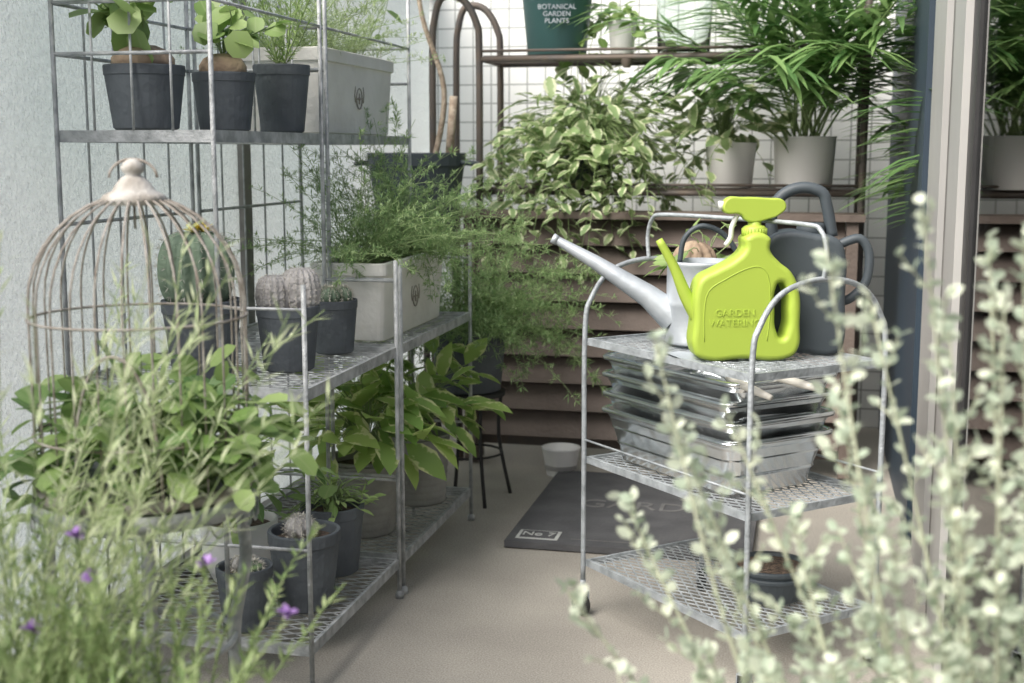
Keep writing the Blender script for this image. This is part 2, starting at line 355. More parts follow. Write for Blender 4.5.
mb=MB(); ys=np.linspace(-1.5,5.2,260); V=[];F=[]
for i,y in enumerate(ys):
    x=1.05+.03*math.sin(y*42)+.012*math.sin(y*97); V+=[(x,y,0),(x,y,1.9)]
    if i: F.append([2*i-2,2*i,2*i+1,2*i-1])
mb.add(V,F,'cloth'); mb.obj('curtain',e)
mt=empty('doormat')
mb=MB(); mb.box(-.80,-.12,3.42,4.25,.004,.022,'mat'); mb.obj('mat_base',mt)
mb=MB()
mb.box(-.775,-.655,3.45,3.53,.0225,.024,'ltext'); mb.box(-.765,-.665,3.458,3.522,.0245,.0255,'mat')
mb.box(-.62,-.16,3.47,3.474,.0225,.0235,'mtext')
mb.obj('mat_print',mt)
text('GARDEN',.12,(-.42,3.85,.0232),(0,0,0),'mtext',mt)
text('No 7',.045,(-.715,3.49,.0262),(0,0,0),'ltext',mt)
# ------------------------------------------------------------ racks
def rack(y0,y1):
    mb=MB(); xb,xm,xf=-1.48,-1.14,-.96; r=.0055
    for x in(xb,xm):
        for y in(y0,y1): mb.tube([(x,y,0),(x,y,1.9)],r,'wire')
    for y in(y0,y1): 
        mb.tube([(xf,y,0),(xf,y,.84)],r,'wire'); mb.lathe([(.001,0),(.011,.0),(.011,.012),(.006,.02)],(xf,y,0),'wire',10)
        mb.tube([(xf,y,.79),(xm,y,.79)],.0035,'wire'); mb.tube([(xf,y,.30),(xb,y,.30)],.004,'wire')
        for z in(1.29,1.39,1.85): mb.tube([(xm,y,z),(xb,y,z)],.004,'wire')
        for x in np.linspace(xb,xm,5)[1:-1]:
            mb.tube([(x,y,1.14),(x,y,1.39)],.003,'wire')
    for z in(1.29,1.39,.95,.40): mb.tube([(xb,y0,z),(xb,y1,z)],.004,'wire')
    mb.tube([(xm,y0,1.39),(xm,y1,1.39)],.0035,'wire')
    for y in np.linspace(y0,y1,6)[1:-1]:
        mb.tube([(xb,y,.1),(xb,y,1.9)],.003,'wire')
    shelf(mb,xb,xm,y0,y1,1.14)
    shelf(mb,xb,xf,y0,y1,.63); shelf(mb,xb,xf,y0,y1,.10)
    mb.obj('wire_plant_rack')
rack(2.38,2.965); rack(3.0,3.67)
ZT,ZM,ZB=1.141,.631,.101
def caudexplant(x,y,r,h,cr,seed,nl=9,ls=.07,lh=.16,name='potted_caudex_plant'):
    mb=MB(); pot(mb,(x,y,ZT),r,r*.8,h); z=ZT+h-.016
    mb.lathe([(cr*.8,0),(cr,.014),(cr*1.0,.03),(cr*.8,.046),(cr*.4,.056),(.001,.058)],(x,y,z),'caudex',20,ribs=5,ramp=.05)
    c=(x,y,z+.045)
    for i in range(nl):
        d=rdir(1,.35,1)[0]; st=grow(c,d+[0,0,.6],U(lh*.4,lh),6,.03,.12); mb.tube(st,.0016,'stem',4)
        dd=(st[-1]-st[-2]); dd=dd*np.array([1,1,.2])+rng.normal(0,.01,3); l=U(ls*.7,ls*1.2)
        for q in range(2):
            mb.leaves([st[-1-q*2]],[dd+rng.normal(0,.02,3)],[U(-.4,.4),U(-.9,0),.8],l,l*.95,'lf_light','round',.2,.15)
    mb.obj(name)
caudexplant(-1.33,2.47,.082,.13,.062,1,15,.07,.17)
caudexplant(-1.245,2.66,.068,.125,.05,2,15,.055,.14)
mb=MB(); c=(-1.205,2.885,ZT); pot(mb,c,.066,.05,.155)
for i in range(12):
    st=grow((c[0],c[1],ZT+.14),rdir(1,.7,1)[0],U(.15,.32),8,-.02,.08); mb.tube(st,.0016,'stem',4); Q,T=along(st,np.linspace(.1,1,34)); mb.leaves(Q,T*.7+rdir(34,-.2,.6),[0,0,1],U(.02,.035,34),.0045,'lf_light','needle')
mb.obj('potted_succulent')
def trough(mb,x0,x1,y0,y1,z,h,tp=.03):
    cx,cy=(x0+x1)/2,(y0+y1)/2; w,d=x1-x0,y1-y0
    mb.loft([(w-tp-.01,d-tp-.01,z),(w-tp,d-tp,z+.004),(w-.012,d-.012,z+h*.84),(w,d,z+h*.85),(w,d,z+h*.99),(w-.006,d-.006,z+h),(w-.03,d-.03,z+h),(w-.034,d-.034,z+h*.85)],'cream',.015,3,(cx,cy),cap0=True)
    mb.loft([(w-.034,d-.034,z+h*.88),(w-.1,d-.1,z+h*.9)],'soil',.01,3,(cx,cy),cap1=True)
    fx=x1-tp/2+ (tp/2-.006)*.5+.002
    pts=[(fx,cy+.022*math.cos(a),z+h*.45+.027*math.sin(a)) for a in np.linspace(0,2*math.pi,17)[:-1]]
    mb.tube(pts,.0018,'emblem',5,closed=True); mb.tube([(fx,cy-.011,z+h*.45),(fx,cy+.011,z+h*.45)],.0025,'emblem',5); mb.tube([(fx,cy,z+h*.45-.014),(fx,cy,z+h*.45+.014)],.002,'emblem',5)
    for sg in(-1,1): mb.tube([(fx,cy+sg*.03,z+h*.4),(fx,cy+sg*.036,z+h*.5),(fx,cy+sg*.03,z+h*.6)],.0015,'emblem',4)
mb=MB(); trough(mb,-1.42,-1.165,3.05,3.62,ZT,.21)
for y in(3.12,3.25,3.38,3.5,3.58): fern(mb,(-1.3,y,ZT+.18),26,(.16,.36),.9,.3,1,.05,nl=.015,nw=.003,k='lf_fernl')
mb.obj('fern_planter_box')
mb=MB(); trough(mb,-1.2,-1.0,3.01,3.56,ZM,.195)
for y in(3.06,3.18,3.3,3.42,3.52): fern(mb,(-1.1,y,ZM+.18),30,(.2,.44),1.05,.15,1,.11,nl=.017,nw=.003,k='lf_fern',bias=(.05,-.05,.14),den=50)
fern(mb,(-1.04,3.5,ZM+.18),34,(.3,.55),1.0,.0,.8,.15,nl=.018,nw=.003,k='lf_fern',bias=(.4,-.1,.15),den=50)
mb.obj('asparagus_fern_trough')
mb=MB(); c=(-1.217,2.46,ZM); pot(mb,c,.082,.062,.165); cactus(mb,(c[0]-.01,c[1],ZM+.145),.07,.16,13,ramp=.13,col=True,sl=.018)
for i in range(4):
    q=(c[0]-.01+U(-.025,.025),c[1]+U(-.025,.025),ZM+.302); mb.leaves([q]*10,rdir(10,.3,1),[0,0,1],.028,.012,'yellow','leaf')
mb.obj('potted_cactus')
mb=MB(); c=(-1.085,2.60,ZM); pot(mb,c,.068,.054,.14)
for dx,dy,r,h in((-.025,-.01,.04,.085),(.025,.012,.042,.1),(.0,.03,.035,.08)): cactus(mb,(c[0]+dx,c[1]+dy,ZM+.12),r,h,18,'greycact',True,.04,.005,True)
mb.obj('potted_cactus')
mb=MB(); c=(-1.075,2.85,ZM); pot(mb,c,.056,.045,.125); 
for dx,dy in((-.015,0),(.018,.01),(0,-.02)): cactus(mb,(c[0]+dx,c[1]+dy,ZM+.11),.022,.045,10)
mb.obj('potted_cactus')
mb=MB(); c=(-1.06,2.60,ZB); pot(mb,c,.08,.06,.175); cactus(mb,(c[0]-.01,c[1],ZB+.15),.032,.055,12,'greycact'); mb.obj('potted_cactus')
mb=MB(); c=(-1.085,2.84,ZB); pot(mb,c,.076,.06,.165); clump(mb,(c[0],c[1],ZB+.15),80,.11,.10,.035,'lf_light','leaf',.4,.1); mb.obj('potted_succulent')
mb=MB(); c=(-1.135,2.45,ZB); pot(mb,c,.06,.047,.135); cactus(mb,(c[0],c[1],ZB+.12),.024,.035,10,'greycact'); cactus(mb,(c[0]+.025,c[1]-.01,ZB+.12),.018,.03,10); mb.obj('potted_cactus')
mb=MB(); c=(-1.27,2.72,ZB); mb.lathe([(.04,0),(.062,.01),(.084,.06),(.09,.15),(.086,.154),(.08,.15),(.078,.13)],c,'whitepot',32); mb.lathe([(.079,.132),(.001,.138)],c,'soil',20)
clump(mb,(c[0],c[1],ZB+.14),44,.19,.24,.08,'lf_mid','leaf',.55,.25); mb.obj('potted_leafy_plant')
mb=MB(); c=(-1.13,3.18,ZB); pot(mb,c,.098,.085,.2,'ribpot',ribs=9); clump(mb,(c[0]+.01,c[1],ZB+.2),120,.21,.26,.12,'lf_gold','leaf',.5,.2,droop=.3); mb.obj('potted_golden_pothos')
mb=MB(); c=(-1.07,3.50,ZB); pot(mb,c,.088,.075,.2,'ribpot',ribs=9); clump(mb,(c[0],c[1],ZB+.2),105,.20,.26,.11,'lf_gold','leaf',.5,.2,droop=.3); mb.obj('potted_golden_pothos')
# ------------------------------------------------------------ bird cage on a round table
cc=C(-.535,1.85); cx,cy=cc[0],cc[1]
mb=MB(); R=.150; z0=.625; zd=.885; H=.155
nb=26
for j in range(nb):
    a=2*math.pi*j/nb; pts=[(R,z0),(R,zd-.08)]
    for t in np.linspace(0,math.pi/2-.10,9): pts.append((R*math.cos(t)**1.08,zd+H*math.sin(t)))
    mb.tube([(cx+r*math.cos(a),cy+r*math.sin(a),z) for r,z in pts],.0017,'cage',5)
for z,r in((z0,R),(.70,R),(zd-.02,R)):
    mb.tube([(cx+r*1.01*math.cos(a),cy+r*1.01*math.sin(a),z) for a in np.linspace(0,2*math.pi,49)[:-1]],.0021,'cage',5,closed=True)
da=math.radians(-75)
arc=[]
for q in np.linspace(-1,1,15): arc.append((da+q*.38,.66+.17*math.sqrt(max(0,1-q*q))))
arc=[(da-.38,.63)]+arc+[(da+.38,.63)]
mb.tube([(cx+(R+.005)*math.cos(a),cy+(R+.005)*math.sin(a),z) for a,z in arc],.0025,'cage',6)
mb.lathe([(.043,-.014),(.047,-.006),(.042,.0),(.030,.006),(.024,.016),(.016,.024),(.010,.028),(.015,.033),(.017,.038),(.013,.045),(.006,.05),(.001,.051)],(cx,cy,1.038),'cagecap',20)
mb.tube([(cx+.034*math.cos(a)*CA,cy+.034*math.cos(a)*SA,1.062+.026*math.sin(a)) for a in np.linspace(0,math.pi,13)],.0022,'cage',5)
mb.tube([(cx,cy,1.03),(cx,cy,.99)],.002,'cage',5)
mb.lathe([(R+.003,z0-.012),(R+.006,z0-.006),(R+.006,z0+.004),(R-.004,z0+.004)],(cx,cy,0),'cage',40)
mb.obj('birdcage')
mb=MB(); zt=.60
mb.lathe([(.001,zt),(.150,zt),(.154,zt+.010),(.158,zt+.010),(.158,zt-.014),(.152,zt-.014),(.150,zt-.004),(.001,zt-.004)],(cx,cy,0),'wire',48)
for j in range(30):
    a=2*math.pi*j/30; pts=[(cx+.159*math.cos(a+q*.1),cy+.159*math.sin(a+q*.1),zt-.015-.020*(1-q*q)) for q in np.linspace(-1,1,7)]; mb.tube(pts,.0022,'wire',4)
for a in(.5,2.07,3.64,5.21):
    pr=[(.13,zt-.004),(.14,.5),(.12,.38),(.13,.25),(.17,.1),(.20,.0)]
    mb.tube(crom([(cx+r*math.cos(a),cy+r*math.sin(a),z) for r,z in pr],5),.010,'wire',8)
mb.tube([(cx+.122*math.cos(a),cy+.122*math.sin(a),.38) for a in np.linspace(0,2*math.pi,33)[:-1]],.005,'wire',5,closed=True)
mb.obj('round_metal_plant_table')
mb=MB(); c=(cx,cy,.606); pot(mb,c,.11,.09,.07)
clump(mb,(cx,cy,.65),160,.18,.16,.058,'lf_mid','round',.66,-.1,droop=.2); clump(mb,(cx+.06,cy,.64),100,.18,.16,.05,'lf_light','round',.66,-.1,droop=.2); vines(mb,(cx,cy,.66),14,(.12,.26),.045,'lf_mid','round',.75,.08,.2,step=.03)
mb.obj('potted_peperomia')
# ------------------------------------------------------------ trolley
Lc=(.169,2.98); u=np.array([.296,-.5]); u/=np.linalg.norm(u); v=np.array([-u[1],u[0]])
o=C(*Lc); uw=C(*u); vw=C(*v)
TM=Matrix(((uw[0],vw[0],0,o[0]),(uw[1],vw[1],0,o[1]),(0,0,1,0),(0,0,0,1)))
LU,LV=.58,.36
mb=MB(); mb.M=TM; r=.006
for x in(0,LU):
    arch=crom([(x,0,.08),(x,0,.4),(x,0,.69),(x,.018,.765),(x,.075,.826),(x,.18,.847),(x,.285,.826),(x,.342,.765),(x,.36,.69),(x,.36,.4),(x,.36,.08)],5); mb.tube(arch,r,'cart',8)
mb.tube(crom([(0,.18,.847),(-.006,.18,.90),(.012,.18,.942),(.06,.18,.953),(.29,.18,.955),(.52,.18,.953),(.568,.18,.942),(.586,.18,.90),(.58,.18,.847)],5),.0048,'cart',8)
for z in(.67,.39,.14): shelf(mb,.004,LU-.004,.004,LV-.004,z,'cart',.022,2.0,.016,.0028)
for y in(0,LV): mb.tube([(0,y,.43),(LU,y,.43)],.0028,'cart',5)
for ci,(x,y) in enumerate(((0,0),(0,LV),(LU,0),(LU,LV))):
    base=TM@Matrix.Translation((x,y,0))@Matrix.Rotation(math.radians((100,60,20,75)[ci]),4,'Z')
    mb.M=base; mb.lathe([(.007,.062),(.007,.09)],(0,0,0),'cart',8,cap0=True,cap1=True)
    mb.box(-.012,-.0095,-.010,.014,.024,.060,'cart'); mb.box(.0095,.012,-.010,.014,.024,.060,'cart'); mb.box(-.012,.012,-.010,.014,.0602,.0625,'cart')
    mb.M=base@Matrix.Translation((0,.006,.0265))@Matrix.Rotation(math.pi/2,4,'Y'); mb.lathe([(.001,-.009),(.023,-.009),(.0265,-.005),(.0265,.005),(.023,.009),(.001,.009)],(0,0,0),'rubber',20); mb.lathe([(.008,-.0125),(.008,.0125)],(0,0,0),'zinc',10,cap0=True,cap1=True)
mb.M=TM
mb.obj('garden_trolley')
for i,(z,ro,dx) in enumerate(((.392,0,0),(.432,.6,.004),(.474,-.9,-.003),(.516,1.2,.006))):
    mb=MB(); mb.M=TM@Matrix.Translation((.265+dx,.165,z))@Matrix.Rotation(math.radians(ro),4,'Z')
    w,d,h=.46,.29,.115
    mb.loft([(w-.07,d-.07,0),(w-.06,d-.06,.004),(w-.048,d-.048,h*.32),(w-.040,d-.040,h*.36),(w-.046,d-.046,h*.42),(w-.034,d-.034,h*.62),(w-.024,d-.024,h*.68),(w-.030,d-.030,h*.74),(w-.006,d-.006,h*.95),(w,d,h),(w+.01,d+.01,h-.003),(w+.012,d+.012,h+.004),(w+.004,d+.004,h+.008),(w-.006,d-.006,h+.003),(w-.064,d-.064,.006)],'tin',.03,5,smooth=True,cap0=True)
    mb.loft([(w-.066,d-.066,.0062),(w-.2,d-.2,.0062)],'tin',.03,5,cap1=True)
    mb.obj('galvanised_tub')
def trowel(M_,name='hand_trowel'):
    mb=MB(); mb.M=M_; mb.tube([(0,0,0),(.03,0,0),(.08,0,.0),(.125,0,0)],[.006,.009,.009,.006],'handle',10); mb.tube([(-.07,0,-.0),(0,0,0)],.004,'zinc',8)
    mb.leaves([(-.06,0,0)],[(-1,0,0)],[0,0,1],.14,.065,'zinc','leaf',.05,.35); mb.obj(name)
trowel(TM@Matrix.Translation((.46,.04,.642))@Matrix.Rotation(math.radians(4),4,'Z')@Matrix.Rotation(math.radians(10),4,'Y'))
trowel(TM@Matrix.Translation((.48,.13,.645))@Matrix.Rotation(math.radians(18),4,'Z')@Matrix.Rotation(math.radians(8),4,'Y'))
mb=MB(); mb.M=TM
for i in range(2): pot(mb,(.43,.20,.142+i*.016),.085,.065,.06,'dark')
mb.obj('stacked_empty_pots')
def curveobj(name,loops,ext,bev,k,parent,loc=(0,0,0)):
    c=bpy.data.curves.new(name,'CURVE'); c.dimensions='2D'; c.fill_mode='BOTH'; c.extrude=ext; c.bevel_depth=bev; c.bevel_resolution=5; c.offset=-bev; c.resolution_u=10
    for lp in loops:
        s_=c.splines.new('BEZIER'); s_.bezier_points.add(len(lp)-1)
        for p,q in zip(s_.bezier_points,lp): p.co=(q[0],q[1],0); p.handle_left_type=p.handle_right_type='AUTO'
        s_.use_cyclic_u=True
    ob=bpy.data.objects.new(name,c); S.collection.objects.link(ob); dg=bpy.context.evaluated_depsgraph_get(); me=bpy.data.meshes.new_from_object(ob.evaluated_get(dg))
    bpy.data.objects.remove(ob); ob=bpy.data.objects.new(name,me); me.materials.clear(); me.materials.append(M[k]); S.collection.objects.link(ob)
    for p in me.polygons: p.use_smooth=len(p.vertices)==4
    ob.parent=parent; ob.rotation_euler=(math.pi/2,0,0); ob.location=loc; return ob
s=.00208
jug=empty('spray_watering_jug',C(.478,2.70,.672),(0,0,YAW+math.radians(4)))
outer=[(-49,6),(-42,0),(0,-.5),(46,0),(55,7),(57,35),(55,68),(47,86),(34,97),(25,108),(24,121),(0,121),(-1,110),(-10,100),(-30,89),(-44,81),(-49,70),(-50,40)]
hole=[(36,76),(43,68),(45,48),(44,28),(39,20),(33,28),(31,48),(31,68)]
curveobj('jug_body',[[(x*s,y*s) for x,y in outer],[(x*s,y*s) for x,y in hole]],.026,.0115,'lime',jug)
mb=MB()
mb.tube(crom([(-42*s,0,38*s),(-56*s,0,62*s),(-68*s,0,90*s),(-84*s,0,118*s)],4),np.linspace(.017,.0075,13),'lime',12)
mb.lathe([(.022,0),(.025,.004),(.025,.022),(.02,.026),(.014,.028),(.014,.045)],(12*s,0,119*s),'lime',24)
for j in range(24):
    a=2*math.pi*j/24; mb.tube([(12*s+.0252*math.cos(a),.0252*math.sin(a),119*s+.005),(12*s+.0252*math.cos(a),.0252*math.sin(a),119*s+.021)],.0013,'lime',4)
rib=[(-40,18),(-41,45),(-37,68),(-20,80),(0,90),(14,92),(22,84),(25,64),(25,40),(23,18)]
mb.tube(crom([(x*s,-.0376,y*s) for x,y in rib],3),.0010,'lime',5)
mb.obj('spout_and_cap',jug)
curveobj('spray_head',[[(-20*s,146*s),(-18*s,158*s),(0,160*s),(25*s,159*s),(39*s,157*s),(42*s,150*s),(36*s,143*s),(24*s,138*s),(4*s,136*s),(-4*s,143*s)]],.011,.004,'lime',jug)
mb=MB(); mb.tube([(-19*s,0,152*s),(-25*s,0,152*s)],.009,'white',12); mb.tube(crom([(-6*s,0,142*s),(-11*s,0,130*s),(-12*s,0,120*s),(-17*s,0,112*s)],4),.0055,'white',8); mb.obj('trigger',jug)
text('GARDEN\nWATERING',.021,(-.020,-.0382,.085),(math.pi/2,0,0),'lime',jug,'embossed_lettering',.0006)
wc=empty('metal_watering_can',C(.425,2.90,.672),(0,0,YAW))
mb=MB()
mb.lathe([(.001,0),(.078,0),(.081,.004),(.078,.009),(.078,.085),(.080,.09),(.078,.095),(.078,.175),(.081,.18),(.078,.185),(.074,.185),(.072,.02)],(0,0,0),'zinc',40)
mb.lathe([(.075,.15),(.001,.15)],(0,0,0),'dark',30)
mb.tube([(-.06,.0,.055),(-.12,.01,.105),(-.24,.03,.18),(-.325,.05,.228)],[.036,.026,.016,.0095],'zinc',16,cap=False)
mb.tube([(-.322,.049,.226),(-.333,.051,.232)],[.011,.0115],'zinc',16)
mb.tube(crom([(-.05,0,.18),(-.04,0,.235),(.0,0,.262),(.055,0,.235),(.10,0,.15),(.095,0,.07),(.076,0,.05)],5),.006,'dark',8)
mb.obj('can_body',wc)
dc=empty('plastic_watering_can',C(.625,2.80,.672),(0,0,YAW-math.radians(6)))
ol=[(-40,6),(-36,0),(0,-.5),(36,0),(41,6),(42,60),(41,100),(34,116),(10,122),(-20,124),(-36,116),(-41,100),(-42,60)]
curveobj('can_body',[[(x*s,y*s) for x,y in ol]],.045,.012,'dark',dc)
mb=MB()
mb.tube(crom([(-30*s,0,112*s),(-32*s,0,140*s),(-22*s,0,160*s),(-2*s,0,168*s),(18*s,0,163*s),(24*s,0,148*s),(30*s,0,118*s)],5),.0125,'dark',10)
mb.tube(crom([(38*s,0,110*s),(58*s,0,116*s),(68*s,0,100*s),(66*s,0,72*s),(52*s,0,55*s),(40*s,0,50*s)],5),.010,'dark',10)
mb.lathe([(.028,0),(.03,.005),(.03,.02),(.026,.025),(.001,.025)],(8*s,0,120*s),'dark',24)
mb.obj('can_handles',dc)
text('WATERING\nCAN',.022,(.01,-.0575,.15),(math.pi/2,0,0),'dark',dc,'embossed_lettering',.0012)
mb=MB(); q=C(.46,3.06); c=(q[0],q[1],.672); pot(mb,c,.055,.045,.13,'zinc'); clump(mb,(c[0],c[1],.82),28,.12,.12,.07,'lf_light','leaf',.5); cactus(mb,(c[0]-.03,c[1],.79),.05,.10,10,'caudex',False); mb.obj('potted_leafy_plant')
# ------------------------------------------------------------ back shelf unit
mb=MB(); x0,x1,ya,yb=-1.14,.17,4.5,4.82
for y in(ya,yb):
    mb.tube(crom([(x0,y,0),(x0,y,.8),(x0,y,1.42),(x0-.01,y,1.54),(x0-.06,y,1.62),(x0-.13,y,1.63),(x0-.16,y,1.56),(x0-.17,y,1.42),(x0-.17,y,.8),(x0-.17,y,0)],5),.013,'iron',10)
    mb.tube([(x1,y,0),(x1,y,1.9)],.013,'iron',10)
for z in(.955,1.415):
    mb.tube([(x0,ya,z),(x1,ya,z)],.010,'iron',8); mb.tube([(x0,ya,z+.028),(x1,ya,z+.028)],.005,'iron',8); mb.tube([(x0,yb,z),(x1,yb,z)],.009,'iron',8)
    for i in range(5): y=ya+.02+i*.062; mb.box(x0+.01,x1-.01,y,y+.04,z+.004,z+.014,'wood')
    for x in(x0,-.5,x1): mb.tube([(x,ya,z),(x,yb,z)],.007,'iron',6)
mb.lathe([(.012,-.03),(.02,-.01),(.02,.0)],(-.62,ya,1.41),'iron',10)
mb.obj('pipe_shelf_unit')
mb=MB()
for i in range(8):
    z=.11+i*.096; y=4.36
    mb.add([(-1.12,y,z),(.12,y,z),(.12,y+.045,z+.083),(-1.12,y+.045,z+.083),(-1.12,y+.016,z-.004),(.12,y+.016,z-.004),(.12,y+.06,z+.079),(-1.12,y+.06,z+.079)],[[0,1,2,3],[4,7,6,5],[0,4,5,1],[3,2,6,7],[0,3,7,4],[1,5,6,2]],'wood',False)
mb.box(-1.12,.12,4.44,4.452,.06,.87,'iron')  # dark sheet added behind the slats so the gaps look shaded
for x in(-1.16,.122): mb.box(x,x+.038,4.35,4.455,.02,.87,'wood')
mb.box(-1.18,.18,4.33,4.49,.872,.895,'wood')
for x in(-1.15,.125): mb.box(x,x+.03,4.38,4.43,0,.018,'iron')
mb.obj('slatted_cover')
mb=MB(); c=(-.76,4.60,.972); pot(mb,c,.09,.07,.12)
clump(mb,(c[0],c[1],1.12),330,.31,.27,.08,'lf_var','leaf',.55,-.3,droop=.3); vines(mb,(c[0],c[1]-.02,1.10),75,(.25,.6),.06,'lf_var','leaf',.55,.12,.26,-.1,.026,bias=(-.05,-.45,.05)); mb.obj('trailing_variegated_plant')
mb=MB(); c=(-.27,4.62,.972); mb.lathe([(.07,0),(.075,.004),(.088,.15),(.09,.155),(.082,.155),(.08,.13)],c,'whitepot',32); mb.lathe([(.081,.135),(.001,.14)],c,'soil',20)
clump(mb,(c[0]-.03,c[1],1.12),80,.21,.24,.10,'lf_var','leaf',.6,.1); vines(mb,(c[0],c[1],1.11),8,(.2,.4),.07,'lf_var','leaf',.55,.05,.22,.0,.04,bias=(-.3,-.2,0)); mb.obj('potted_variegated_plant')
def palm(c,n,Lr,elr,name,bx_=0):
    mb=MB(); mb.lathe([(.09,0),(.095,.004),(.105,.17),(.108,.175),(.10,.175),(.098,.15)],c,'whitepot',32); mb.lathe([(.099,.155),(.001,.16)],c,'soil',20)
    for i in range(n):
        a=U(0,2*math.pi); el=U(*elr); d=np.array([math.cos(a)*math.cos(el)+bx_,math.sin(a)*math.cos(el)*.8-.08,math.sin(el)]); L=U(*Lr)
        st=grow(np.array([c[0]+U(-.04,.04),c[1]+U(-.04,.04),c[2]+.13]),d+[0,0,.3],L,14,.065,.02); mb.tube(st,np.linspace(.0045,.0015,len(st)),'stem',5)
        ts=np.linspace(.3,1,17); Q,T=along(st,ts); up=np.array([0,0,1.]); sd=np.cross(T,up+np.array([math.cos(a),math.sin(a),0])*.2); sd/=np.linalg.norm(sd,axis=1)[:,None]+1e-9
        for sg in(-1,1):
            l=(.25*np.sin(np.pi*np.clip(ts*.75+.05,0,1))+.06)*U(.85,1.1,len(ts)); mb.leaves(Q,T*.8+sg*sd*.85+rng.normal(0,.10,(len(ts),3)),[0,0,1],l,.024,'lf_palm','strap',.5,.3)
    mb.obj(name)
palm((-.02,4.58,.972),26,(.36,.95),(.7,1.42),'areca_palm',-.03)
palm((.66,4.35,.55),16,(.5,.95),(.7,1.35),'areca_palm')
mb=MB(); mb.lathe([(.001,0),(.14,0),(.14,.55),(.001,.55)],(.66,4.35,0),'wood',24,smooth=False); mb.obj('plant_plinth')
tp=empty('enamel_planter',(-.89,4.64,1.431))
mb=MB(); mb.lathe([(.001,0),(.10,0),(.104,.004),(.125,.22),(.13,.225),(.122,.225),(.12,.19)],(0,0,0),'teal',36); mb.lathe([(.121,.2),(.001,.2)],(0,0,0),'soil',20); mb.obj('planter_body',tp)
text('BOTANICAL\nGARDEN\nPLANTS',.024,(.022,-.1225,.135),(math.radians(84),0,math.radians(10)),'zinc',tp,'lettering',.0006)
mb=MB(); c=(-.44,4.62,1.430); mb.lathe([(.001,0),(.085,0),(.09,.004),(.10,.22),(.125,.30),(.12,.30),(.095,.22),(.085,.01),(.001,.01)],c,'glass',36); mb.obj('glass_vase')
mb=MB(); c=(-.66,4.66,1.430); pot(mb,c,.05,.04,.12,'whitepot'); vines(mb,(c[0],c[1],1.54),10,(.15,.35),.06,'lf_light','leaf',.6,.02,.25,.3,.04); mb.obj('potted_leafy_plant')
mb=MB(); c=(-1.32,4.33,.0); 
for a in np.arange(4)*math.pi/2+.5: mb.tube([(c[0]+.15*math.cos(a),c[1]+.15*math.sin(a),0),(c[0]+.13*math.cos(a),c[1]+.13*math.sin(a),.78)],.012,'iron',8)
mb.lathe([(.001,.8),(.16,.8),(.16,.78),(.001,.78)],c,'iron',30); mb.obj('plant_stand')
mb=MB(); c=(-1.32,4.33,.802); pot(mb,c,.17,.13,.29,'dark')
for sg in(-1,1): mb.tube(crom([(c[0]+sg*.165,c[1]-.03,1.06),(c[0]+sg*.21,c[1]-.03,1.055),(c[0]+sg*.21,c[1]+.03,1.055),(c[0]+sg*.165,c[1]+.03,1.06)],4),.008,'dark',6)
st=crom([(c[0]+.06,c[1],1.05),(c[0]+.10,c[1],1.3),(c[0]+.03,c[1]-.02,1.55),(c[0],c[1],1.8),(c[0]+.05,c[1],2.1)],6); mb.tube(st,np.linspace(.011,.006,len(st)),'bark',8)
mb.tube([(c[0]+.13,c[1]-.06,1.05),(c[0]+.15,c[1]-.06,1.28)],.014,'bark',8)
vines(mb,(c[0]+.02,c[1],1.75),26,(.25,.5),.06,'lf_mid','leaf',.45,.03,.05,-.3,.03)
mb.obj('potted_slender_tree')
mb=MB(); c=(-1.03,3.92,.35); pot(mb,c,.12,.1,.2)
for q in range(3): fern(mb,(c[0]+U(-.06,.06),c[1]+U(-.06,.06),.54),46,(.25,.52),1.0,-.1,1,.15,nl=.024,nw=.004,k='lf_fern',den=44,bias=(.1,-.1,.2),side=.07,nq=6)
mb.obj('asparagus_fern')
mb=MB(); c=(-1.03,3.92,0)
for a in np.arange(4)*math.pi/2+.6: mb.tube(crom([(c[0]+.11*math.cos(a),c[1]+.11*math.sin(a),.34),(c[0]+.10*math.cos(a),c[1]+.10*math.sin(a),.2),(c[0]+.14*math.cos(a),c[1]+.14*math.sin(a),0)],4),.006,'rubber',6)
mb.lathe([(.001,.348),(.115,.348),(.115,.336),(.001,.336)],c,'rubber',24)
mb.tube([(c[0]+.105*math.cos(a),c[1]+.105*math.sin(a),.15) for a in np.linspace(0,2*math.pi,25)[:-1]],.004,'rubber',5,closed=True); mb.obj('metal_plant_stand')
mb=MB(); mb.lathe([(.05,0),(.065,.09),(.068,.095),(.06,.095),(.055,.02),(.001,.02)],(-.80,4.28,.001),'whitepot',28); mb.obj('white_bowl')
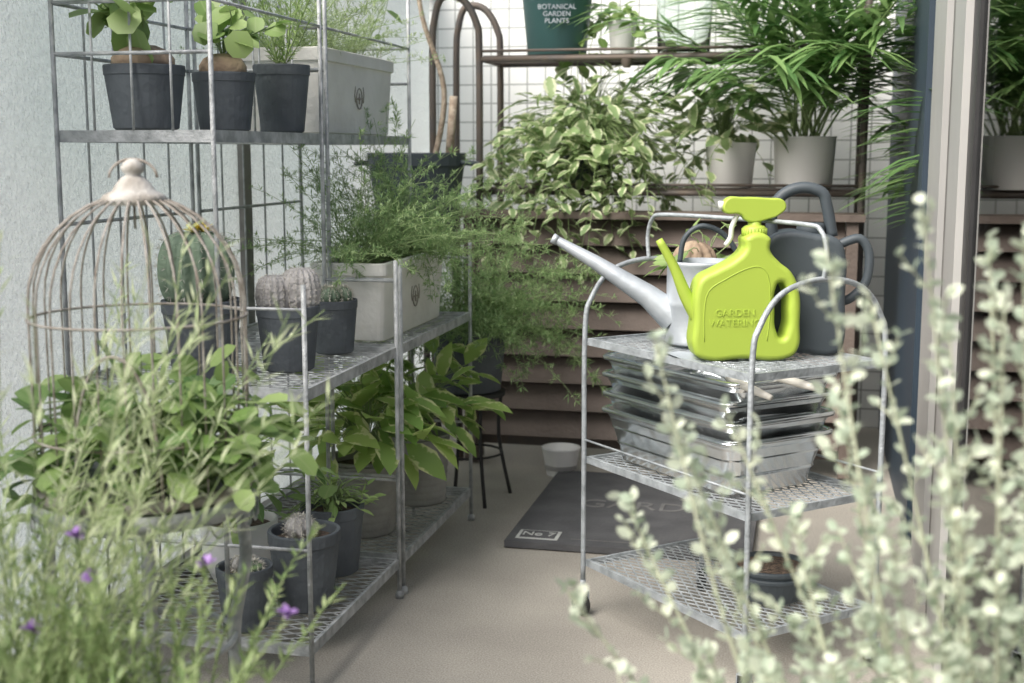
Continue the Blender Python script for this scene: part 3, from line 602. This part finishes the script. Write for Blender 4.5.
# ------------------------------------------------------------ foreground right silver shrub
mb=MB(); b0=np.array(C(.46,1.10,.28)); q=C(.46,1.10); pot(mb,(q[0],q[1],0),.15,.11,.30)
tips=[(.13,1.18,.93),(.05,1.15,.70),(.11,1.25,.76),(.20,1.2,.86),(.27,1.12,1.02),(.345,1.1,1.055),(.425,1.08,1.03),(.33,1.2,.97),(.39,1.15,.95),(.215,1.05,.66),(.16,1.12,.66),(.30,1.0,.8),(.45,1.05,.90),(.255,1.15,.77),(.48,1.15,.97),(.36,1.05,.85),(.31,1.22,.88),(.24,1.0,.70),(.34,.98,.72),(.18,1.22,.76),(.50,1.1,1.03),(.10,1.1,.62),(.28,1.1,.64),(.38,.95,.66),(.44,1.2,1.02),(.40,1.05,.98),(.15,1.2,.85)]
LP=[];LD=[]
for t in tips:
    e_=np.array(C(*t)); mid=b0*.45+e_*.55+np.array([0,0,-.06])+rng.normal(0,.015,3); st=crom([b0+rng.normal(0,.02,3)*[1,1,0],mid,e_],8)
    mb.tube(st,np.linspace(.0032,.001,len(st)),'stemp',5,cap=False)
    m=26; Q,T=along(st,np.linspace(.4,1,m)); 
    LP.append(Q); LD.append(T*.4+rdir(m,-.2,.8)); LP.append(Q); LD.append(T*.4+rdir(m,-.2,.8))
    for tt in np.linspace(.3,.94,11):
        Q,T=along(st,np.array([tt])); sl=(1.15-tt)*.15*U(.4,1.25); tw=grow(Q[0],T[0]+rdir(1,-.1,.6)[0]*.9,sl,5,-.03,.08); mb.tube(tw,.0009,'stemp',3,cap=False)
        mm=max(3,int(sl/.0105)); Q,T=along(tw,np.linspace(.15,1,mm))
        for k_ in range(2): LP.append(Q); LD.append(T*.5+rdir(mm,-.3,.8))
LP=np.concatenate(LP); LD=np.concatenate(LD); n_=len(LP); l=U(.009,.0185,n_); mb.leaves(LP,LD,rdir(n_,.1,1),l,l*.66,'lf_silver','small',.1,.2)
mb.obj('silver_leaf_shrub')
# ------------------------------------------------------------ foreground left
mb=MB(); q=C(-.53,1.32); mb.loft([(.4,.3,0),(.42,.32,.36),(.44,.34,.40),(.4,.3,.40),(.4,.3,.36)],'ribpot',.01,2,(q[0]+.0,q[1]),cap0=True); mb.loft([(.39,.29,.37),(.3,.1,.38)],'soil',.01,2,(q[0],q[1]),cap1=True)
LP=[];LD=[];LL=[]
for i in range(130):
    b_=np.array([q[0]+U(-.19,.17),q[1]+U(-.13,.13),.38]); st=grow(b_,rdir(1,.85,1)[0],U(.15,.36),8,-.02,.08); mb.tube(st,np.linspace(.002,.0008,len(st)),'stem',3,cap=False)
    m=60; Q,T=along(st,U(.15,1,m)); LP.append(Q); LD.append(T*.8+rdir(m,-.1,.8)); LL.append(U(.014,.026,m))
    if i%20==0:
        mb.leaves([st[-1]]*12,rdir(12,0,1),[0,0,1],.013,.008,'purple','leaf')
mb.leaves(np.concatenate(LP),np.concatenate(LD),[0,0,1],np.concatenate(LL),.0042,'lf_herb','needle')
mb.obj('rosemary_planter')
mb=MB(); q=C(-.58,1.45); pot(mb,(q[0],q[1],0),.12,.10,.34)
LP=[];LD=[];LL=[]
for i in range(84):
    st=grow((q[0]+U(-.04,.04),q[1]+U(-.04,.04),.32),rdir(1,.88,1)[0]+np.array([.05,-.05,0]),U(.38,.78),14,.032,.05); mb.tube(st,np.linspace(.0014,.0006,len(st)),'lf_pale' if i%2 else 'stem',3,cap=False)
    m=36; Q,T=along(st,U(.3,1,m)); LP.append(Q); LD.append(T*.9+rdir(m,-.4,.7)); LL.append(U(.02,.05,m))
mb.leaves(np.concatenate(LP),np.concatenate(LD),[0,0,1],np.concatenate(LL),.0035,'lf_pale','needle')
mb.obj('ornamental_grass')
# ------------------------------------------------------------ light, camera
w=bpy.data.worlds.new('World'); S.world=w; w.use_nodes=True; n=w.node_tree; bg=n.nodes['Background']
sk=n.nodes.new('ShaderNodeTexSky'); sk.sky_type='NISHITA'; sk.sun_disc=False
EL,AZ=math.radians(48),math.radians(-145)
sd=Vector((math.cos(EL)*math.sin(AZ),math.cos(EL)*math.cos(AZ),math.sin(EL)))
sk.sun_elevation=EL; sk.sun_rotation=AZ; sk.dust_density=7; sk.ozone_density=1.2
n.links.new(sk.outputs[0],bg.inputs[0]); bg.inputs[1].default_value=.15
sl=bpy.data.lights.new('sun','SUN'); sl.energy=5; sl.angle=math.radians(48); sl.color=(1,.98,.945)
so=bpy.data.objects.new('sun',sl); S.collection.objects.link(so); so.rotation_euler=sd.to_track_quat('Z','Y').to_euler()
cam=bpy.data.cameras.new('camera'); co=bpy.data.objects.new('camera',cam); S.collection.objects.link(co); S.camera=co
co.location=(0,0,1.1); co.rotation_euler=(math.radians(90-8.36),0,YAW); cam.lens=45.7; cam.sensor_width=36; cam.clip_end=300; cam.clip_start=.05
cam.dof.use_dof=True; cam.dof.focus_distance=2.75; cam.dof.aperture_fstop=4.5
S.view_settings.view_transform='Standard'; S.view_settings.look='None'; S.view_settings.exposure=0
